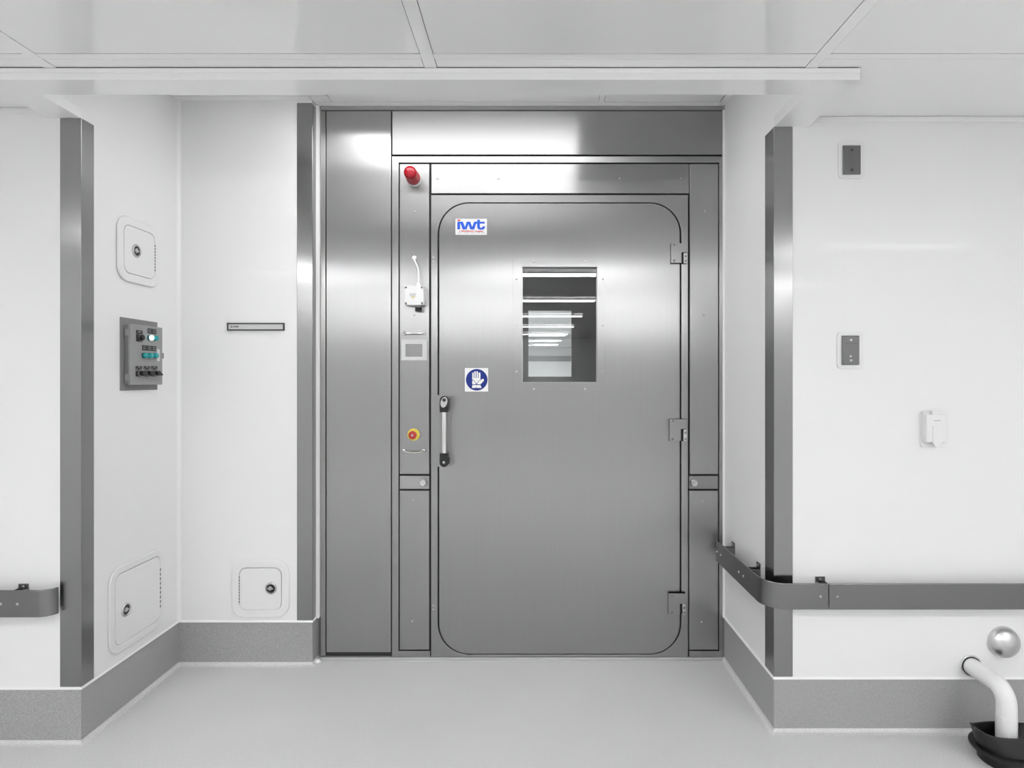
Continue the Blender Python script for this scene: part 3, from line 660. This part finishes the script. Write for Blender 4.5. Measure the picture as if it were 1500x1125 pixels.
# ---- funnel
fn = thing('drain_funnel', 'black rubber drain funnel on the floor under the white pipe', 'funnel', (hx, YP, 0))
b = B(WF); seg = 48
def ring(rx, ry, z, tip=0, pw=1.0):
    r = []
    for i in range(seg):
        a = 2*PI*i/seg; cx, sx = math.cos(a), math.sin(a)
        r.append(b.V(hx+rx*cx, YP+ry*math.copysign(abs(sx)**pw, sx), z+tip*abs(cx)**6))
    return r
rings = [ring(.094, .078, .050), ring(.108, .070, .075), ring(.124, .060, .102, .022), ring(.129, .057, .110, .024), ring(.128, .055, .114, .024), ring(.123, .051, .112, .022), ring(.104, .050, .085), ring(.075, .046, .056), ring(.02, .02, .054)]
for k in range(len(rings)-1):
    for i in range(seg): j = (i+1) % seg; b.bm.faces.new([rings[k][i], rings[k][j], rings[k+1][j], rings[k+1][i]])
b.bm.faces.new(rings[-1]); b.bm.faces.new(rings[0][::-1]); obj('funnel_cup', b, M_RUBBER, fn, smooth=True)
b = B(WF); b.lathe(hx, YP, [(.088, 0), (.088, .036), (.108, .038), (.114, .042), (.114, .048), (.108, .052), (.09, .053)], 48); obj('funnel_base', b, M_RUBBER, fn, smooth=True)

# ================================================================== CEILING LIGHTS
def light(x0, x1, yc, z, mat, label, group, wd=.2, drop=.008):
    t_ = thing('ceiling_light', label, 'light', ((x0+x1)/2, yc, z-.012), group)
    h = wd/2; b = B(WF); b.slab([(x0-.012, yc-h-.012), (x1+.012, yc-h-.012), (x1+.012, yc+h+.012), (x0-.012, yc+h+.012)], z-.012, z, [[(x0, yc-h), (x1, yc-h), (x1, yc+h), (x0, yc+h)]]); obj('light_frame', b, M_TRIM, t_)
    b = B(WF); b.box(x0, x1, yc-h, yc+h, z-drop, z-.001); obj('diffuser', b, mat, t_)
for k in range(5):
    for x0, x1, nm in ((-.32, .83, 'middle'), (-2.87, -1.72, 'left'), (2.23, 3.38, 'right')):
        light(x0, x1, .14-1.92*k, Z_CEIL-.002, M_ROOM, 'flat ceiling light facing the door, %s in the %s column' % (('nearest', 'second nearest', 'third nearest', 'fourth nearest', 'farthest')[k], nm), 'room ceiling lights', .13, .022)
light(-.98, .27, 2.39, Z_BAY-.0005, M_BAY, 'ceiling light hidden up in the door bay, mirrored in the steel', 'bay light', .52)

# ================================================================== CHAMBER AND CORRIDOR BEYOND
cx0, cx1 = -.52, .86
b = B(WF); b.box(cx0-.04, cx0, 3.015, 5.12, 0, 2.36); struct('wall_chamber_left', b, M_CHAMBER)
b = B(WF); b.box(cx1, cx1+.04, 3.015, 5.12, 0, 2.36); struct('wall_chamber_right', b, M_CHAMBER)
b = B(WF); b.box(cx0, cx1, 3.015, 5.12, 2.32, 2.36); struct('ceiling_chamber', b, M_CHAMBER)
Y2 = 5.12; F2 = front(Y2)
a = pxr(774, 455, 837.2, 551.6, Y2)
fdr = thing('steel_door', 'second steel door with a window, seen through the first door\'s glass', 'door', (.16, Y2, 0))
b = B(F2); b.slab([(cx0-.04, 0), (cx1+.04, 0), (cx1+.04, 2.36), (cx0-.04, 2.36)], -.05, 0, [[(a[0], a[2]), (a[1], a[2]), (a[1], a[3]), (a[0], a[3])]]); obj('door_leaf', b, M_CHAMBER, fdr)
b = B(F2); b.box(*a, -.03, -.024); obj('window_glass', b, M_GLASS, fdr)
b = B(WF); b.box(-1.2, -1.15, Y2+.06, 19.6, 0, Z_CEIL); struct('wall_corridor_left', b, M_WALL)
b = B(WF); b.box(1.6, 1.65, Y2+.06, 19.6, 0, Z_CEIL); struct('wall_corridor_right', b, M_WALL)
b = B(WF); b.box(-1.2, 1.65, 19.6, 19.65, 0, Z_CEIL); struct('wall_corridor_end', b, M_WALL)
b = B(WF); b.box(-1.2, 1.65, Y2+.06, 19.65, Z_CEIL, Z_CEIL+.05); struct('ceiling_corridor', b, M_CEIL)
for k in range(4): light(.08, .80, 8.4+1.87*(k+(2 if k else 0)), Z_CEIL-.001, M_FAR, '%s ceiling light in the corridor past the second door\'s window' % ('nearest', 'second', 'third', 'farthest')[k], 'corridor ceiling lights', .13)
b = B(front(19.6)); b.box(-1.14, 1.59, 2.0, 2.18, 0, .02); k = struct('trim_10', b, M_GREY)
